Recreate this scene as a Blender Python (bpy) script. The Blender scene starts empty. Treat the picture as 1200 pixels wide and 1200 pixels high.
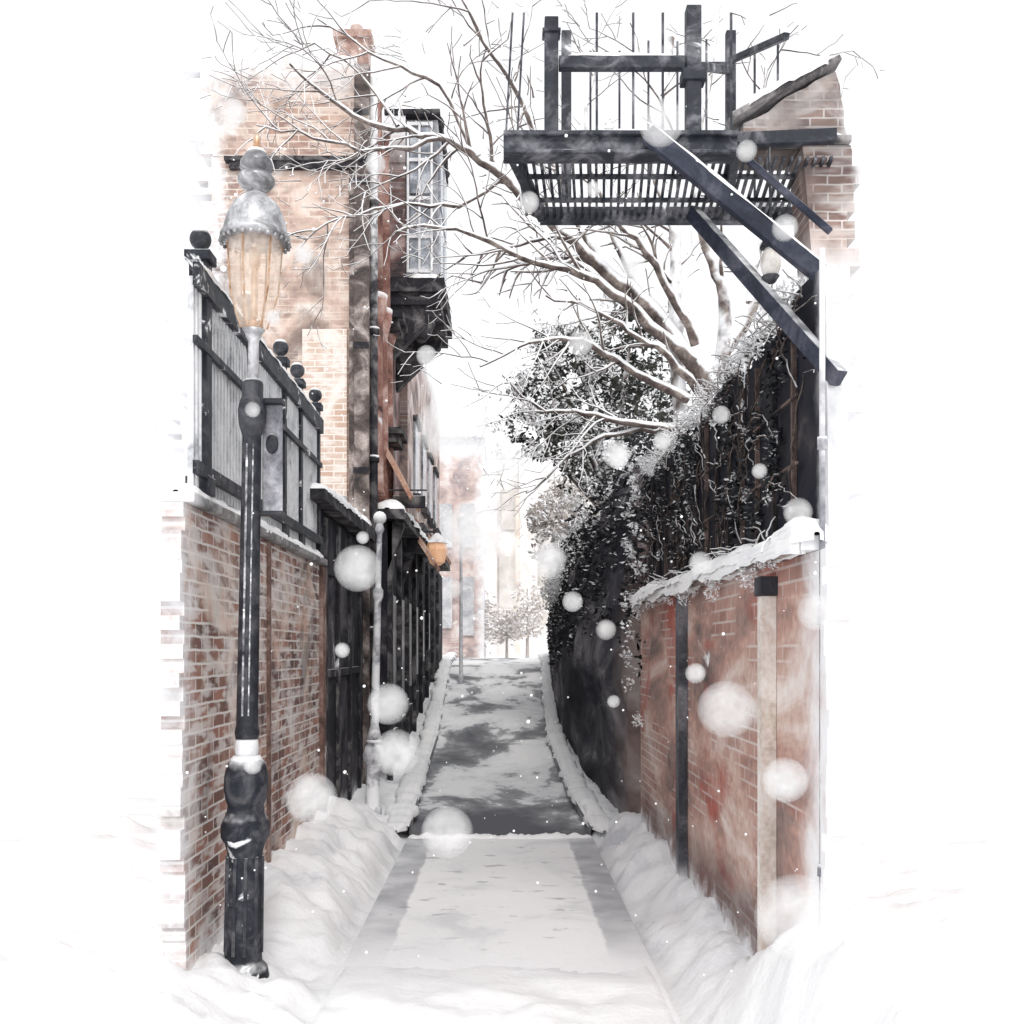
import bpy, bmesh, math, random
from mathutils import Vector, Matrix, noise as mnoise
random.seed(7)
R=random.Random(11)
sc=bpy.context.scene
sc.view_settings.view_transform='Standard'
sc.view_settings.look='None'
sc.view_settings.exposure=0

# ------------------------------------------------------------------ materials
WHITE=(0.93,0.935,0.95)
def c4(c): return (c[0],c[1],c[2],1)
class NM:
    def __init__(s,name):
        s.m=bpy.data.materials.new(name); s.m.use_nodes=True
        s.t=s.m.node_tree; s.n=s.t.nodes; s.n.clear()
        s.geo=s.n.new('ShaderNodeNewGeometry')
        s.sp=s.n.new('ShaderNodeSeparateXYZ'); s.l(s.geo.outputs['Position'],s.sp.inputs[0])
        s.sn=s.n.new('ShaderNodeSeparateXYZ'); s.l(s.geo.outputs['Normal'],s.sn.inputs[0])
        s.pos=s.geo.outputs['Position']
    def l(s,a,b): s.t.links.new(a,b)
    def put(s,inp,v):
        if hasattr(v,'is_linked') or hasattr(v,'links'): s.l(v,inp)
        else:
            if isinstance(v,(tuple,list)) and len(v)==3 and inp.type=='RGBA': v=c4(v)
            inp.default_value=v
    def noise(s,scale,detail=4,dist=0.0,vec=None,rough=0.55):
        n=s.n.new('ShaderNodeTexNoise'); n.inputs['Scale'].default_value=scale
        n.inputs['Detail'].default_value=min(detail,5); n.inputs['Distortion'].default_value=dist
        n.inputs['Roughness'].default_value=rough
        s.l(vec or s.pos,n.inputs['Vector']); return n.outputs['Fac']
    def ramp(s,f,stops):
        r=s.n.new('ShaderNodeValToRGB'); e=r.color_ramp.elements
        while len(e)<len(stops): e.new(0.5)
        for i,(p,c) in enumerate(stops):
            e[i].position=p; e[i].color=c4(c) if not isinstance(c,(int,float)) else (c,c,c,1)
        s.l(f,r.inputs[0]); return r.outputs[0]
    def mix(s,f,a,b,mode='MIX'):
        n=s.n.new('ShaderNodeMix'); n.data_type='RGBA'; n.blend_type=mode
        s.put(n.inputs[0],f); s.put(n.inputs[6],a); s.put(n.inputs[7],b); return n.outputs[2]
    def math(s,op,a,b=0.0,clamp=False):
        n=s.n.new('ShaderNodeMath'); n.operation=op; n.use_clamp=clamp
        s.put(n.inputs[0],a); s.put(n.inputs[1],b); return n.outputs[0]
    def mr(s,v,a,b,c=0.0,d=1.0):
        n=s.n.new('ShaderNodeMapRange'); s.put(n.inputs[0],v)
        n.interpolation_type='SMOOTHSTEP'
        for i,x in enumerate((a,b,c,d)): n.inputs[i+1].default_value=x
        return n.outputs[0]
    def vec(s,u,v,w=0.0):
        n=s.n.new('ShaderNodeCombineXYZ'); s.put(n.inputs[0],u); s.put(n.inputs[1],v); s.put(n.inputs[2],w); return n.outputs[0]
    def finish(s,col,rough=0.85,cap=0.9,capr=(0.25,0.7),edges=(),amp=0.8,patch=0.0,bump=0.0,metal=0.0,spec=0.25,pscale=1.6,capn=.7):
        mask=None
        en=None
        if edges:
            en=s.math('MULTIPLY',s.math('SUBTRACT',s.noise(3.1,5,0.6,rough=0.65),0.5),amp*2)
        for ax,a,b in edges:
            co=s.math('ADD',s.sp.outputs[ax],en)
            k=s.mr(co,a,b)if b>a else s.mr(co,b,a,1.0,0.0)
            mask=k if mask is None else s.math('MAXIMUM',mask,k)
        if patch>0:
            k=s.mr(s.noise(pscale,5,0.8,rough=0.62),0.72-patch,0.80-patch)
            mask=k if mask is None else s.math('MAXIMUM',mask,k)
        if cap>0:
            nz=s.math('ADD',s.sn.outputs[2],s.math('MULTIPLY',s.math('SUBTRACT',s.noise(9,2),0.5),capn))
            k=s.math('MULTIPLY',s.mr(nz,capr[0],capr[1]),cap)
            mask=k if mask is None else s.math('MAXIMUM',mask,k)
        if mask is not None: col=s.mix(mask,col,WHITE)
        b=s.n.new('ShaderNodeBsdfPrincipled'); s.put(b.inputs['Base Color'],col)
        b.inputs['Roughness'].default_value=rough; b.inputs['Metallic'].default_value=metal
        b.inputs['Specular IOR Level'].default_value=spec
        if bump>0:
            bn=s.n.new('ShaderNodeBump'); bn.inputs['Strength'].default_value=bump; bn.inputs['Distance'].default_value=0.02
            s.l(s.noise(26,3),bn.inputs['Height']); s.l(bn.outputs[0],b.inputs['Normal'])
        o=s.n.new('ShaderNodeOutputMaterial'); s.l(b.outputs[0],o.inputs[0]); return s.m

def wash(name,a,b,c,scale=1.5,**k):
    n=NM(name); f=n.noise(scale,5,1.0,rough=0.62)
    col=n.ramp(f,[(0.3,a),(0.48,b),(0.68,c)])
    g=n.noise(40,2); col=n.mix(0.35,col,n.ramp(g,[(0.3,0.25),(0.7,0.9)]),'OVERLAY')
    return n.finish(col,**k)

def brick(name,ax,b1,b2,mort,washc,wamt=0.5,bw=0.22,bh=0.072,far=0.0,stain=0.0,**k):
    n=NM(name)
    u=n.sp.outputs[0] if ax=='x' else n.sp.outputs[1]
    wob=n.math('MULTIPLY',n.math('SUBTRACT',n.noise(7,2),0.5),0.016)
    v=n.vec(n.math('ADD',u,wob),n.math('ADD',n.sp.outputs[2],wob))
    t=n.n.new('ShaderNodeTexBrick'); n.l(v,t.inputs['Vector'])
    t.inputs['Scale'].default_value=1; t.inputs['Brick Width'].default_value=bw; t.inputs['Row Height'].default_value=bh
    t.inputs['Mortar Size'].default_value=0.008*bh/0.072; t.inputs['Mortar Smooth'].default_value=0.3
    t.inputs['Bias'].default_value=-0.1
    t.inputs['Color1'].default_value=c4(b1); t.inputs['Color2'].default_value=c4(b2); t.inputs['Mortar'].default_value=c4(mort)
    wn=n.noise(1.3,5,1.2,rough=0.62)
    wc=n.ramp(n.noise(2.2,5,0.6),[(0.35,washc[0]),(0.5,washc[1]),(0.66,washc[2])])
    fb=n.noise(1.0,2,vec=n.vec(n.math('MULTIPLY',u,4.0),n.math('MULTIPLY',n.sp.outputs[2],12.0)))
    bc=n.mix(n.mr(fb,.46,.62,0,.75),t.outputs[0],mort)
    col=n.mix(n.mr(wn,0.62-wamt*0.4,0.75-wamt*0.25,0.0,0.9),bc,wc)
    if stain>0:
        col=n.mix(n.mr(n.noise(.9,5,1.5,rough=.65),.50,.68,0,stain),col,(.06,.05,.055))
    return n.finish(col,**k)

sn=NM('snow')
sc1=sn.ramp(sn.noise(1.6,5,1.0,rough=.65),[(.32,(.68,.69,.73)),(.46,(.90,.905,.92)),(.6,(.95,.95,.955))])
far_x=sn.mr(sn.math('ABSOLUTE',sn.sp.outputs[0]),1.3,2.0)
near_y=sn.mr(sn.sp.outputs[1],4.8,6.2,1,0)
sc1=sn.mix(sn.math('MAXIMUM',far_x,near_y),sc1,(.955,.955,.96))
snow_m=sn.finish(sc1,cap=0,bump=.35,rough=.9)
snow_p=bpy.data.materials.new('fresh_snow'); snow_p.use_nodes=True
p=snow_p.node_tree.nodes['Principled BSDF']; p.inputs['Roughness'].default_value=.95; p.inputs['Specular IOR Level'].default_value=.1
_n=snow_p.node_tree.nodes.new('ShaderNodeTexNoise'); _n.inputs['Scale'].default_value=9
_r=snow_p.node_tree.nodes.new('ShaderNodeValToRGB'); _r.color_ramp.elements[0].color=(.86,.87,.89,1); _r.color_ramp.elements[0].position=.35; _r.color_ramp.elements[1].color=(.97,.97,.97,1); _r.color_ramp.elements[1].position=.5
snow_p.node_tree.links.new(_n.outputs[0],_r.inputs[0]); snow_p.node_tree.links.new(_r.outputs[0],p.inputs['Base Color'])
iron_m=wash('black_iron',(0.010,0.011,0.017),(0.022,0.025,0.033),(0.10,0.10,0.11),5,rough=0.5,cap=0.95,capr=(0.5,0.9),spec=0.4)
iron_s=wash('iron_snowdusted',(0.010,0.012,0.018),(0.024,0.027,0.036),(0.09,0.09,0.10),7,rough=0.55,cap=0.95,capr=(0.3,0.7),patch=0.11,pscale=6)
fe_m=wash('fire_escape_iron',(0.012,0.014,0.022),(0.032,0.035,0.045),(0.22,0.22,0.24),5,rough=0.55,cap=0.95,capr=(0.4,0.8),patch=.06,pscale=5)
slat_m=wash('painted_slats',(0.40,0.41,0.43),(0.74,0.75,0.77),(0.93,0.93,0.94),4,cap=0.9)

# ------------------------------------------------------------------ mesh builder
class B:
    def __init__(s): s.bm=bmesh.new()
    def box(s,x0,x1,y0,y1,z0,z1):
        v=[s.bm.verts.new(p) for p in ((x0,y0,z0),(x1,y0,z0),(x1,y1,z0),(x0,y1,z0),(x0,y0,z1),(x1,y0,z1),(x1,y1,z1),(x0,y1,z1))]
        for f in ((0,3,2,1),(4,5,6,7),(0,1,5,4),(1,2,6,5),(2,3,7,6),(3,0,4,7)): s.bm.faces.new([v[i] for i in f])
        return s
    def beam(s,p,q,w,h,up=(0,0,1)):
        p=Vector(p);q=Vector(q);d=(q-p).normalized();u=Vector(up)
        if abs(d.dot(u))>0.98:u=Vector((0,1,0))
        a=d.cross(u).normalized();b=a.cross(d).normalized();a*=w/2;b*=h/2
        v=[s.bm.verts.new(x) for x in (p-a-b,p+a-b,p+a+b,p-a+b,q-a-b,q+a-b,q+a+b,q-a+b)]
        for f in ((0,3,2,1),(4,5,6,7),(0,1,5,4),(1,2,6,5),(2,3,7,6),(3,0,4,7)): s.bm.faces.new([v[i] for i in f])
        return s
    def lathe(s,prof,base,top=None,seg=20):
        base=Vector(base); zmax=prof[-1][0]
        top=Vector(top) if top else base+Vector((0,0,zmax))
        ax=(top-base)/ (zmax or 1)
        rings=[]
        for z,r in prof:
            c=base+ax*z
            rings.append([s.bm.verts.new((c.x+r*math.cos(i*2*math.pi/seg),c.y+r*math.sin(i*2*math.pi/seg),c.z)) for i in range(seg)])
        for a,b in zip(rings,rings[1:]):
            for i in range(seg): s.bm.faces.new((a[i],a[(i+1)%seg],b[(i+1)%seg],b[i]))
        s.bm.faces.new(rings[0][::-1]); s.bm.faces.new(rings[-1]); return s
    def ball(s,c,r,sub=2,sc=(1,1,1),jit=0):
        m=Matrix.Translation(c)@Matrix.Diagonal((sc[0],sc[1],sc[2],1))
        g=bmesh.ops.create_icosphere(s.bm,subdivisions=sub,radius=r,matrix=m)
        if jit:
            for v in g['verts']:
                d=(v.co-Vector(c)); v.co=Vector(c)+d*(1+jit*mnoise.noise(v.co*6/max(r*4,0.3)))
        return s
    def prism(s,pts,ax,a,b):
        def mk(u,z,w): return (u,w,z) if ax=='x' else (w,u,z)
        A=[s.bm.verts.new(mk(u,z,a)) for u,z in pts]; C=[s.bm.verts.new(mk(u,z,b)) for u,z in pts]
        s.bm.faces.new(A); s.bm.faces.new(C[::-1]); n=len(pts)
        for i in range(n): s.bm.faces.new((A[i],C[i],C[(i+1)%n],A[(i+1)%n]))
        return s
    def ridge(s,p,q,w,h,step=.03,jit=.5,freq=6,seed=0,over=.2):
        p=Vector(p);q=Vector(q);L=(q-p).length;n=max(4,int(L/step));d=(q-p).normalized()
        a=d.cross(Vector((0,0,1))).normalized(); prev=None
        for k in range(n+1):
            c=p+(q-p)*k/n
            e=min(1,min(k,n-k)/3+.15)
            nz=mnoise.noise(c*freq+Vector((seed,seed,0)))+.5*mnoise.noise(c*freq*3+Vector((seed,0,seed)))
            nw=mnoise.noise(c*freq*.7+Vector((9+seed,3,0)))
            hh=h*(1+jit*nz)*e; ww=w*(1+jit*.6*nw)*e
            ring=[]
            for i in range(9):
                t=math.pi*i/8; x=math.cos(t)*ww/2; z=math.sin(t)**.8*hh
                if i in(0,8): z=-h*over*(1+2*jit*nz)
                ring.append(s.bm.verts.new(c+a*x*(1+.15*mnoise.noise(c*20+Vector((i,0,0))))+Vector((0,0,z))))
            if prev:
                for i in range(8): s.bm.faces.new((prev[i],prev[i+1],ring[i+1],ring[i]))
            prev=ring
        return s
    def out(s,name,mat,parent=None,smooth=False,bevel=0):
        bmesh.ops.recalc_face_normals(s.bm,faces=s.bm.faces[:])
        me=bpy.data.meshes.new(name); s.bm.to_mesh(me); s.bm.free()
        if smooth:
            for p in me.polygons:p.use_smooth=True
        me.materials.append(mat)
        o=bpy.data.objects.new(name,me); sc.collection.objects.link(o)
        if parent: o.parent=parent
        if bevel:
            b=o.modifiers.new('bevel','BEVEL'); b.width=bevel; b.segments=2; b.limit_method='ANGLE'
        return o
def empty(name):
    e=bpy.data.objects.new(name,None); sc.collection.objects.link(e); return e
def ragged(p0,p1,n,amp,seed):
    r=random.Random(seed);o=[]
    for i in range(1,n):
        t=i/n; u=p0[0]+(p1[0]-p0[0])*t; z=p0[1]+(p1[1]-p0[1])*t
        dx,dz=p1[0]-p0[0],p1[1]-p0[1]; L=math.hypot(dx,dz)
        a=r.uniform(-amp,amp); o.append((u-dz/L*a,z+dx/L*a))
    return o
def toothed(u,z0,z1,row,half,drift,seed,sgn=1):
    r=random.Random(seed); o=[]; z=z0; step=row if z1>z0 else -row; k=0; w=0
    while (z<z1-1e-6) if step>0 else (z>z1+1e-6):
        w+=r.uniform(-drift,drift)*.35; w=max(-drift,min(drift,w))
        uu=u+sgn*(w+(half if k%2 else 0)+r.choice((0,0,half)))
        zn=z+step*r.choice((1,1,2))
        if step>0: zn=min(zn,z1)
        else: zn=max(zn,z1)
        o+= [(uu,z),(uu,zn)]; z=zn; k+=1
    return o

# ------------------------------------------------------------------ terrain
PR=[(-50,0),(9.7,0),(12,.1),(15.5,.42),(19,.95),(23,1.45),(27,1.6),(40,1.5),(1000,1.5)]
def prof(y):
    for (a,h),(b,k) in zip(PR,PR[1:]):
        if y<=b:
            t=max(0,(y-a)/(b-a)); return h+(k-h)*t
    return 1.5
def interp(y,T):
    if y<=T[0][0]: return T[0][1]
    for (a,h),(b,k) in zip(T,T[1:]):
        if y<=b: return h+(k-h)*(y-a)/(b-a)
    return T[-1][1]
LE=[(0,-.90),(9.7,-.90),(12,-.97),(15.5,-1.0),(19,-1.08),(23,-1.19),(30,-1.3)]
RE=[(0,.84),(9.7,.84),(12,.74),(15.5,.66),(19,.72),(23,.86),(30,1.0)]
def sm(a,b,x):
    t=min(1,max(0,(x-a)/(b-a))); return t*t*(3-2*t)
def ground_h(x,y):
    h=prof(y)-0.03
    if y>32: return prof(y)
    l,r=interp(y,LE),interp(y,RE)
    nz=mnoise.noise(Vector((x*1.7,y*1.7,3)))*.45+mnoise.noise(Vector((x*4,y*4,7)))*.34+mnoise.noise(Vector((x*9,y*9,7)))*.20+mnoise.noise(Vector((x*19,y*19,7)))*.08
    if x<l:
        d=sm(0,.20,l-x+.12*nz)
        amt=.06+ .24*sm(5.9,6.8,y)*(1-sm(9.4,10.2,y))*sm(0,.5,l-x)+.10*sm(.3,.7,l-x)
        h+=d*(amt+.24*nz*(1-.5*sm(10,11,y))+.03)
    elif x>r:
        d=sm(0,.18,x-r+.12*nz)
        amt=.08+ .16*sm(.1,.4,x-r)*(1-sm(9.6,10.4,y))+.50*(1-sm(3.9,5.3,y))*sm(0,.45,x-r)
        h+=d*(amt+.24*nz*(1-.5*sm(10,11,y))+.03)
    elif y<7:
        h+=(1-sm(5.2,6.3,y+.8*nz))*(.11+.10*nz)
    return h
def frange(a,b,s):
    o=[];x=a
    while x<b-1e-6:o.append(x);x+=s
    return o
xs=[-800,-300,-120,-50,-25,-12,-7,-4]+frange(-3,-2,.1)+frange(-2,2,.04)+frange(2,3,.1)+[3,4,7,12,25,50,120,300,800]
ys=[-60,-20,-6,0,2]+frange(3,13,.05)+frange(13,32,.3)+[32,36,45,60,100,200,400,1000]
bm=bmesh.new(); G=[[bm.verts.new((x,y,ground_h(x,y))) for x in xs] for y in ys]
for j in range(len(ys)-1):
    for i in range(len(xs)-1): bm.faces.new((G[j][i],G[j][i+1],G[j+1][i+1],G[j+1][i]))
b=B(); b.bm.free(); b.bm=bm; b.out('snowy_ground',snow_m,smooth=True)

n=NM('wet_snowy_road')
f=n.noise(1.0,5,.35,vec=n.vec(n.math('MULTIPLY',n.sp.outputs[0],.9),n.math('MULTIPLY',n.sp.outputs[1],.55)),rough=.62)
g2=n.noise(7,4,.2,rough=.6)
f=n.math('ADD',f,n.math('MULTIPLY',n.math('SUBTRACT',g2,.5),.10))
lowy=n.math('MULTIPLY',n.mr(n.sp.outputs[1],9.9,12.6,1.0,0.0),.15)
f=n.math('SUBTRACT',f,lowy)
f=n.math('ADD',f,n.math('MULTIPLY',n.mr(n.sp.outputs[1],16,20),.05))
col=n.ramp(f,[(0.3,(.09,.095,.11)),(0.42,(.19,.195,.21)),(0.485,(.36,.365,.38)),(0.515,(.76,.765,.78)),(.6,(.95,.95,.95))])
road_m=n.finish(col,cap=0,rough=.6,bump=.2)
def strip(T0,T1,y0,y1,dz,step=.25,off0=0,off1=0):
    b=B(); rows=[]
    for y in frange(y0,y1,step)+[y1]:
        a,c=interp(y,T0)+off0,interp(y,T1)+off1
        rows.append([b.bm.verts.new((a+(c-a)*i/8,y,prof(y)+dz)) for i in range(9)])
    for p,q in zip(rows,rows[1:]):
        for i in range(8): b.bm.faces.new((p[i],p[i+1],q[i+1],q[i]))
    return b
strip(LE,RE,9.72,31,.0).out('road',road_m)
n=NM('trodden_snow_path')
ax=n.math('ABSOLUTE',n.math('ADD',n.sp.outputs[0],.03))
ax=n.math('ADD',ax,n.math('MULTIPLY',n.math('SUBTRACT',n.noise(2.5,5),.5),.10))
band=n.mr(ax,.62,.65)
f=n.noise(1.3,5,.5,rough=.65)
base=n.ramp(f,[(.34,(.76,.77,.79)),(.45,(.92,.925,.935)),(.6,(.96,.96,.965))])
bc=n.ramp(n.noise(2,5),[(.35,(.42,.43,.46)),(.65,(.74,.75,.77))])
col=n.mix(band,base,bc)
st=n.noise(1,4,.3,vec=n.vec(n.math('MULTIPLY',n.sp.outputs[0],4),n.math('MULTIPLY',n.sp.outputs[1],9)))
col=n.mix(n.math('MULTIPLY',n.mr(st,.62,.68),.6),col,(.38,.38,.40))
fade=n.mr(n.sp.outputs[1],5.5,6.8,1.0,0.0); col=n.mix(fade,col,WHITE)
path_m=n.finish(col,cap=0,bump=.3)
b=strip(LE,RE,4.6,9.7,.035,.1)
b.out('snowy_path',path_m)
e=empty('path_threshold'); 
B().box(-.88,.82,9.70,9.76,-.02,.015).out('step_dark_strip',iron_m,e)  # flat dark strip added along the step where the path ends
B().ridge((-.9,9.66,.03),(.84,9.66,.03),.12,.035,.02,1.0,9).out('snow_lip',snow_p,e,True)
kerb_m=wash('kerb_stone',(.12,.12,.14),(.32,.32,.34),(.65,.65,.67),3,cap=.97,capr=(.2,.5),patch=.10)
for side,T,o0,o1 in (('l',LE,-.10,0),('r',RE,0,.10)):
    e=empty('kerb'); b=B(); sr=B(); prev=None
    for y in frange(9.8,28,.3):
        x=interp(y,T); z=prof(y)
        ring=[b.bm.verts.new(p) for p in ((x+o0,y,z-.1),(x+o1,y,z-.1),(x+o1,y,z+.11),(x+o0,y,z+.11))]
        if prev:
            for i in range(4): b.bm.faces.new((prev[i],prev[(i+1)%4],ring[(i+1)%4],ring[i]))
        prev=ring
    b.out('stones',kerb_m,e)
    s_=-1 if side=='l' else 1
    for y in frange(9.8,27,1.0):
        sr.ridge((interp(y,T)+(o0+o1)/2+s_*.07,y-.12,prof(y-.12)+.09),(interp(y+1,T)+(o0+o1)/2+s_*.07,y+1.12,prof(y+1.12)+.09),.24,.05,.05,1.0,5,over=.3)
    sr.out('snow',snow_p,e,True)

# ------------------------------------------------------------------ left garden wall + fence
bw_left=brick('left_brick','y',(.40,.21,.16),(.11,.07,.065),(.76,.72,.69),((.70,.48,.38),(.80,.70,.63),(.88,.86,.85)),.45,stain=.55,
    edges=((1,5.45,5.0),(2,.35,.05)),amp=.40,patch=.09,cap=.9)
e=empty('brick_wall')
pts=[(9.1,-.1),(9.1,2.55),(5.2,2.55)]+toothed(5.16,2.55,-.1,.072,.035,.07,3)
B().prism(pts,'y',-1.74,-1.62).out('wall_body',bw_left,e)
cope_m=wash('coping_stone',(.10,.10,.11),(.24,.23,.23),(.5,.49,.48),4,cap=.98,edges=((1,5.45,5.1),),amp=.1)
B().box(-1.76,-1.57,5.2,9.15,2.553,2.61).out('coping',cope_m,e,bevel=.012)
b=B(); b.ridge((-1.665,5.2,2.61),(-1.665,9.1,2.61),.17,.055,.03,.7,5,over=.3)
b.out('snow_on_coping',snow_p,e,True)
b=B()
b.box(-1.66,-1.585,9.0,9.16,0,2.54); b.box(-1.66,-1.60,7.0,7.06,0.2,2.54)
b.out('end_pier',wash('pier_brick',(.07,.05,.045),(.2,.12,.10),(.45,.35,.31),3,patch=.05),e)

e=empty('iron_fence'); FX=-1.645
posts=[5.56,6.55,7.56,8.17,8.95]
b=B()
for y in posts:
    w=.05 if y<6 else .04
    b.box(FX-w,FX+w,y-w,y+w,2.64,3.93); b.box(FX-w-.02,FX+w+.02,y-w-.02,y+w+.02,3.90,3.955)
    b.box(FX-w-.015,FX+w+.015,y-w-.015,y+w+.015,2.64,2.74)
b.out('posts',iron_s,e,bevel=.006)
b=B()
for y in posts: b.ball((FX,y,4.03),.058,3); b.lathe([(0,.03),(.03,.02),(.05,.02)],(FX,y,3.955),seg=12)
b.out('ball_finials',iron_m,e,True)
b=B()
b.box(FX+.03,FX+.065,5.32,9.0,3.70,3.82); b.box(FX+.03,FX+.06,5.32,9.0,2.72,2.79); b.box(FX+.03,FX+.055,5.32,9.0,3.40,3.44)
b.out('rails',iron_s,e)
b=B()
y=5.36
while y<8.95:
    b.box(FX-.01,FX+.022,y,y+.030,2.66,3.76+R.uniform(-.04,.05)); y+=.068
b.out('pickets',slat_m,e)
B().box(FX-.06,FX-.05,5.6,8.95,2.65,3.65).out('backing_panel',wash('dark_panel',(.012,.012,.016),(.03,.03,.04),(.15,.15,.17),3),e)
b=B()
for y in posts: b.ball((FX,y,4.075),.042,2,(1,1,.5))
b.ridge((FX+.045,5.32,3.82),(FX+.045,9,3.82),.045,.03,.03,.8,8)
b.out('snow_caps',snow_p,e,True)

# ------------------------------------------------------------------ street lamp
e=empty('street_lamp')
BX,BY=-1.40,5.5; TX=-1.325
def lp(z): return (BX+(TX-BX)*z/4.5,BY,z)
def lpart(name,pr,mat,seg=28):
    z0=pr[0][0]; b=B(); b.lathe([(z-z0,r) for z,r in pr],lp(z0),lp(pr[-1][0]),seg); return b.out(name,mat,e,True)
lpart('base',[(0,.135),(.05,.138),(.10,.128),(.13,.10),(.17,.098),(.72,.094),(.76,.105),(.80,.128),(.86,.130),(.90,.116),(.93,.100),(.97,.095),(1.0,.108),(1.06,.118),(1.13,.115),(1.19,.10),(1.22,.08),(1.235,.07)],iron_s)
b=B()
for k in range(10):
    a=k*math.pi/5; b.beam((lp(.18)[0]+.096*math.cos(a),BY+.096*math.sin(a),.18),(lp(.7)[0]+.093*math.cos(a),BY+.093*math.sin(a),.7),.018,.018)
b.out('base_fluting',iron_m,e)
lpart('white_collar',[(1.235,.055),(1.25,.062),(1.31,.060),(1.325,.055)],slat_m)
lpart('pole',[(1.325,.060),(1.36,.066),(1.40,.058),(2.95,.050),(2.98,.06),(3.02,.072),(3.09,.076),(3.14,.066),(3.16,.056),(3.23,.056),(3.25,.045)],iron_m)
b=B(); b.beam((lp(1.45)[0]-.012,BY-.058,1.45),(lp(2.9)[0]-.012,BY-.050,2.9),.010,.012); b.beam((lp(1.45)[0]+.02,BY-.056,1.45),(lp(2.9)[0]+.02,BY-.048,2.9),.006,.012)
b.out('pole_flutes_with_rime',wash('rime',(.03,.03,.04),(.25,.25,.27),(.9,.9,.92),14,cap=0,patch=.16,pscale=9),e)
lpart('stem',[(3.25,.032),(3.46,.028),(3.48,.04),(3.50,.045),(3.52,.06)],wash('galvanised',(.3,.3,.32),(.55,.55,.57),(.85,.85,.87),8,metal=.3,rough=.4))
brass=wash('brass_burner',(.3,.15,.08),(.5,.3,.18),(.6,.5,.4),8,metal=.4,rough=.4,cap=0)
lpart('burner',[(3.5,.03),(3.53,.05),(3.56,.05),(3.58,.02),(3.85,.018),(3.87,.03),(3.95,.028),(3.98,.01)],brass)
g=bpy.data.materials.new('lamp_glass'); g.use_nodes=True; t=g.node_tree; p=t.nodes['Principled BSDF']
p.inputs['Base Color'].default_value=(1,.86,.74,1); p.inputs['Roughness'].default_value=.15
p.inputs['Emission Color'].default_value=(1,.62,.38,1); p.inputs['Emission Strength'].default_value=.10
nz=t.nodes.new('ShaderNodeTexNoise'); nz.inputs['Scale'].default_value=8; nr=t.nodes.new('ShaderNodeMapRange'); nr.inputs[3].default_value=.15; nr.inputs[4].default_value=.55
t.links.new(nz.outputs[0],nr.inputs[0]); t.links.new(nr.outputs[0],p.inputs['Alpha'])
lpart('glass_shade',[(3.52,.05),(3.54,.075),(3.60,.10),(3.72,.122),(3.88,.138),(4.0,.142)],g)
b=B()
for k in range(6):
    a=k*math.pi/3+.3
    b.beam((lp(3.53)[0]+.07*math.cos(a),BY+.07*math.sin(a),3.53),(lp(3.72)[0]+.125*math.cos(a),BY+.125*math.sin(a),3.72),.008,.008)
    b.beam((lp(3.72)[0]+.125*math.cos(a),BY+.125*math.sin(a),3.72),(lp(4.0)[0]+.145*math.cos(a),BY+.145*math.sin(a),4.0),.008,.008)
b.out('glazing_bars',brass,e)
silver=wash('weathered_silver',(.05,.05,.06),(.30,.30,.31),(.80,.80,.82),5,metal=.35,rough=.3,cap=.85,capr=(.55,1.1))
lpart('hood',[(3.985,.15),(4.0,.182),(4.02,.186),(4.035,.172),(4.07,.166),(4.13,.150),(4.19,.120),(4.235,.07),(4.25,.05),(4.27,.05),(4.28,.075),(4.31,.098),(4.33,.10),(4.35,.085),(4.36,.06),(4.37,.06),(4.385,.088),(4.42,.085),(4.46,.06),(4.48,.03),(4.5,.012)],silver,32)
b=B()
for k in range(26):
    a=k*math.pi/13; b.ball((lp(4)[0]+.180*math.cos(a),BY+.180*math.sin(a),3.985),.013,1)
b.out('hood_scallops',silver,e,True)
lpart('finial',[(4.48,.03),(4.52,.018),(4.55,.022),(4.58,.006)],brass)
b=B().ball((lp(4.46)[0],BY,4.475),.05,2,(1,1,.4)); b.ball((lp(1.2)[0],BY-.01,1.215),.078,3,(1.05,1.05,.28))
b.out('snow_on_lamp',snow_p,e,True)
e2=empty('street_sign')
B().box(-1.31,-1.20,5.56,5.575,2.55,3.15).out('plate',wash('sign_plate',(.10,.10,.12),(.3,.3,.33),(.6,.6,.63),5),e2,bevel=.01)
B().box(-1.345,-1.19,5.50,5.59,3.13,3.155).box(-1.345,-1.19,5.50,5.59,2.53,2.55).out('bracket_arms',iron_m,e2)
B().ball((-1.255,5.553,2.92),.035,2,(1,.2,1.6)).out('emblem',iron_m,e2,True)

# ------------------------------------------------------------------ left brick building
facade=brick('facade_brick','x',(.46,.30,.24),(.25,.175,.16),(.72,.62,.55),((.33,.24,.21),(.66,.50,.42),(.86,.77,.70)),.58,stain=.6,
    edges=((0,-3.1,-3.6),(2,8.1,9.0)),amp=.5,patch=.05,cap=.9,bw=.24,bh=.08)
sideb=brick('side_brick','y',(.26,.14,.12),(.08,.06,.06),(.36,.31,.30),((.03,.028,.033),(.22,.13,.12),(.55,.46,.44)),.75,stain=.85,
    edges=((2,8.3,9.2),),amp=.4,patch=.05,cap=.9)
e=empty('brick_building')
pts=[(-3.8,0),(-1.72,0),(-1.72,8.75)]+ragged((-1.72,8.8),(-3.4,8.9),10,.15,5)+[(-3.45,8.9)]+toothed(-3.62,8.9,2.6,.08,-.12,.20,6)+[(-3.8,2.6)]
B().prism(pts,'x',12.0,12.4).out('front_wall',facade,e)
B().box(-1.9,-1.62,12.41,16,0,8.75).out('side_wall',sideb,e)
B().box(-3.2,-1.95,12.41,16,0,8.2).out('rear_mass',facade,e)
dark=wash('dark_stone',(.010,.010,.015),(.033,.031,.036),(.20,.19,.19),3,cap=.95,patch=.04)
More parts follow.
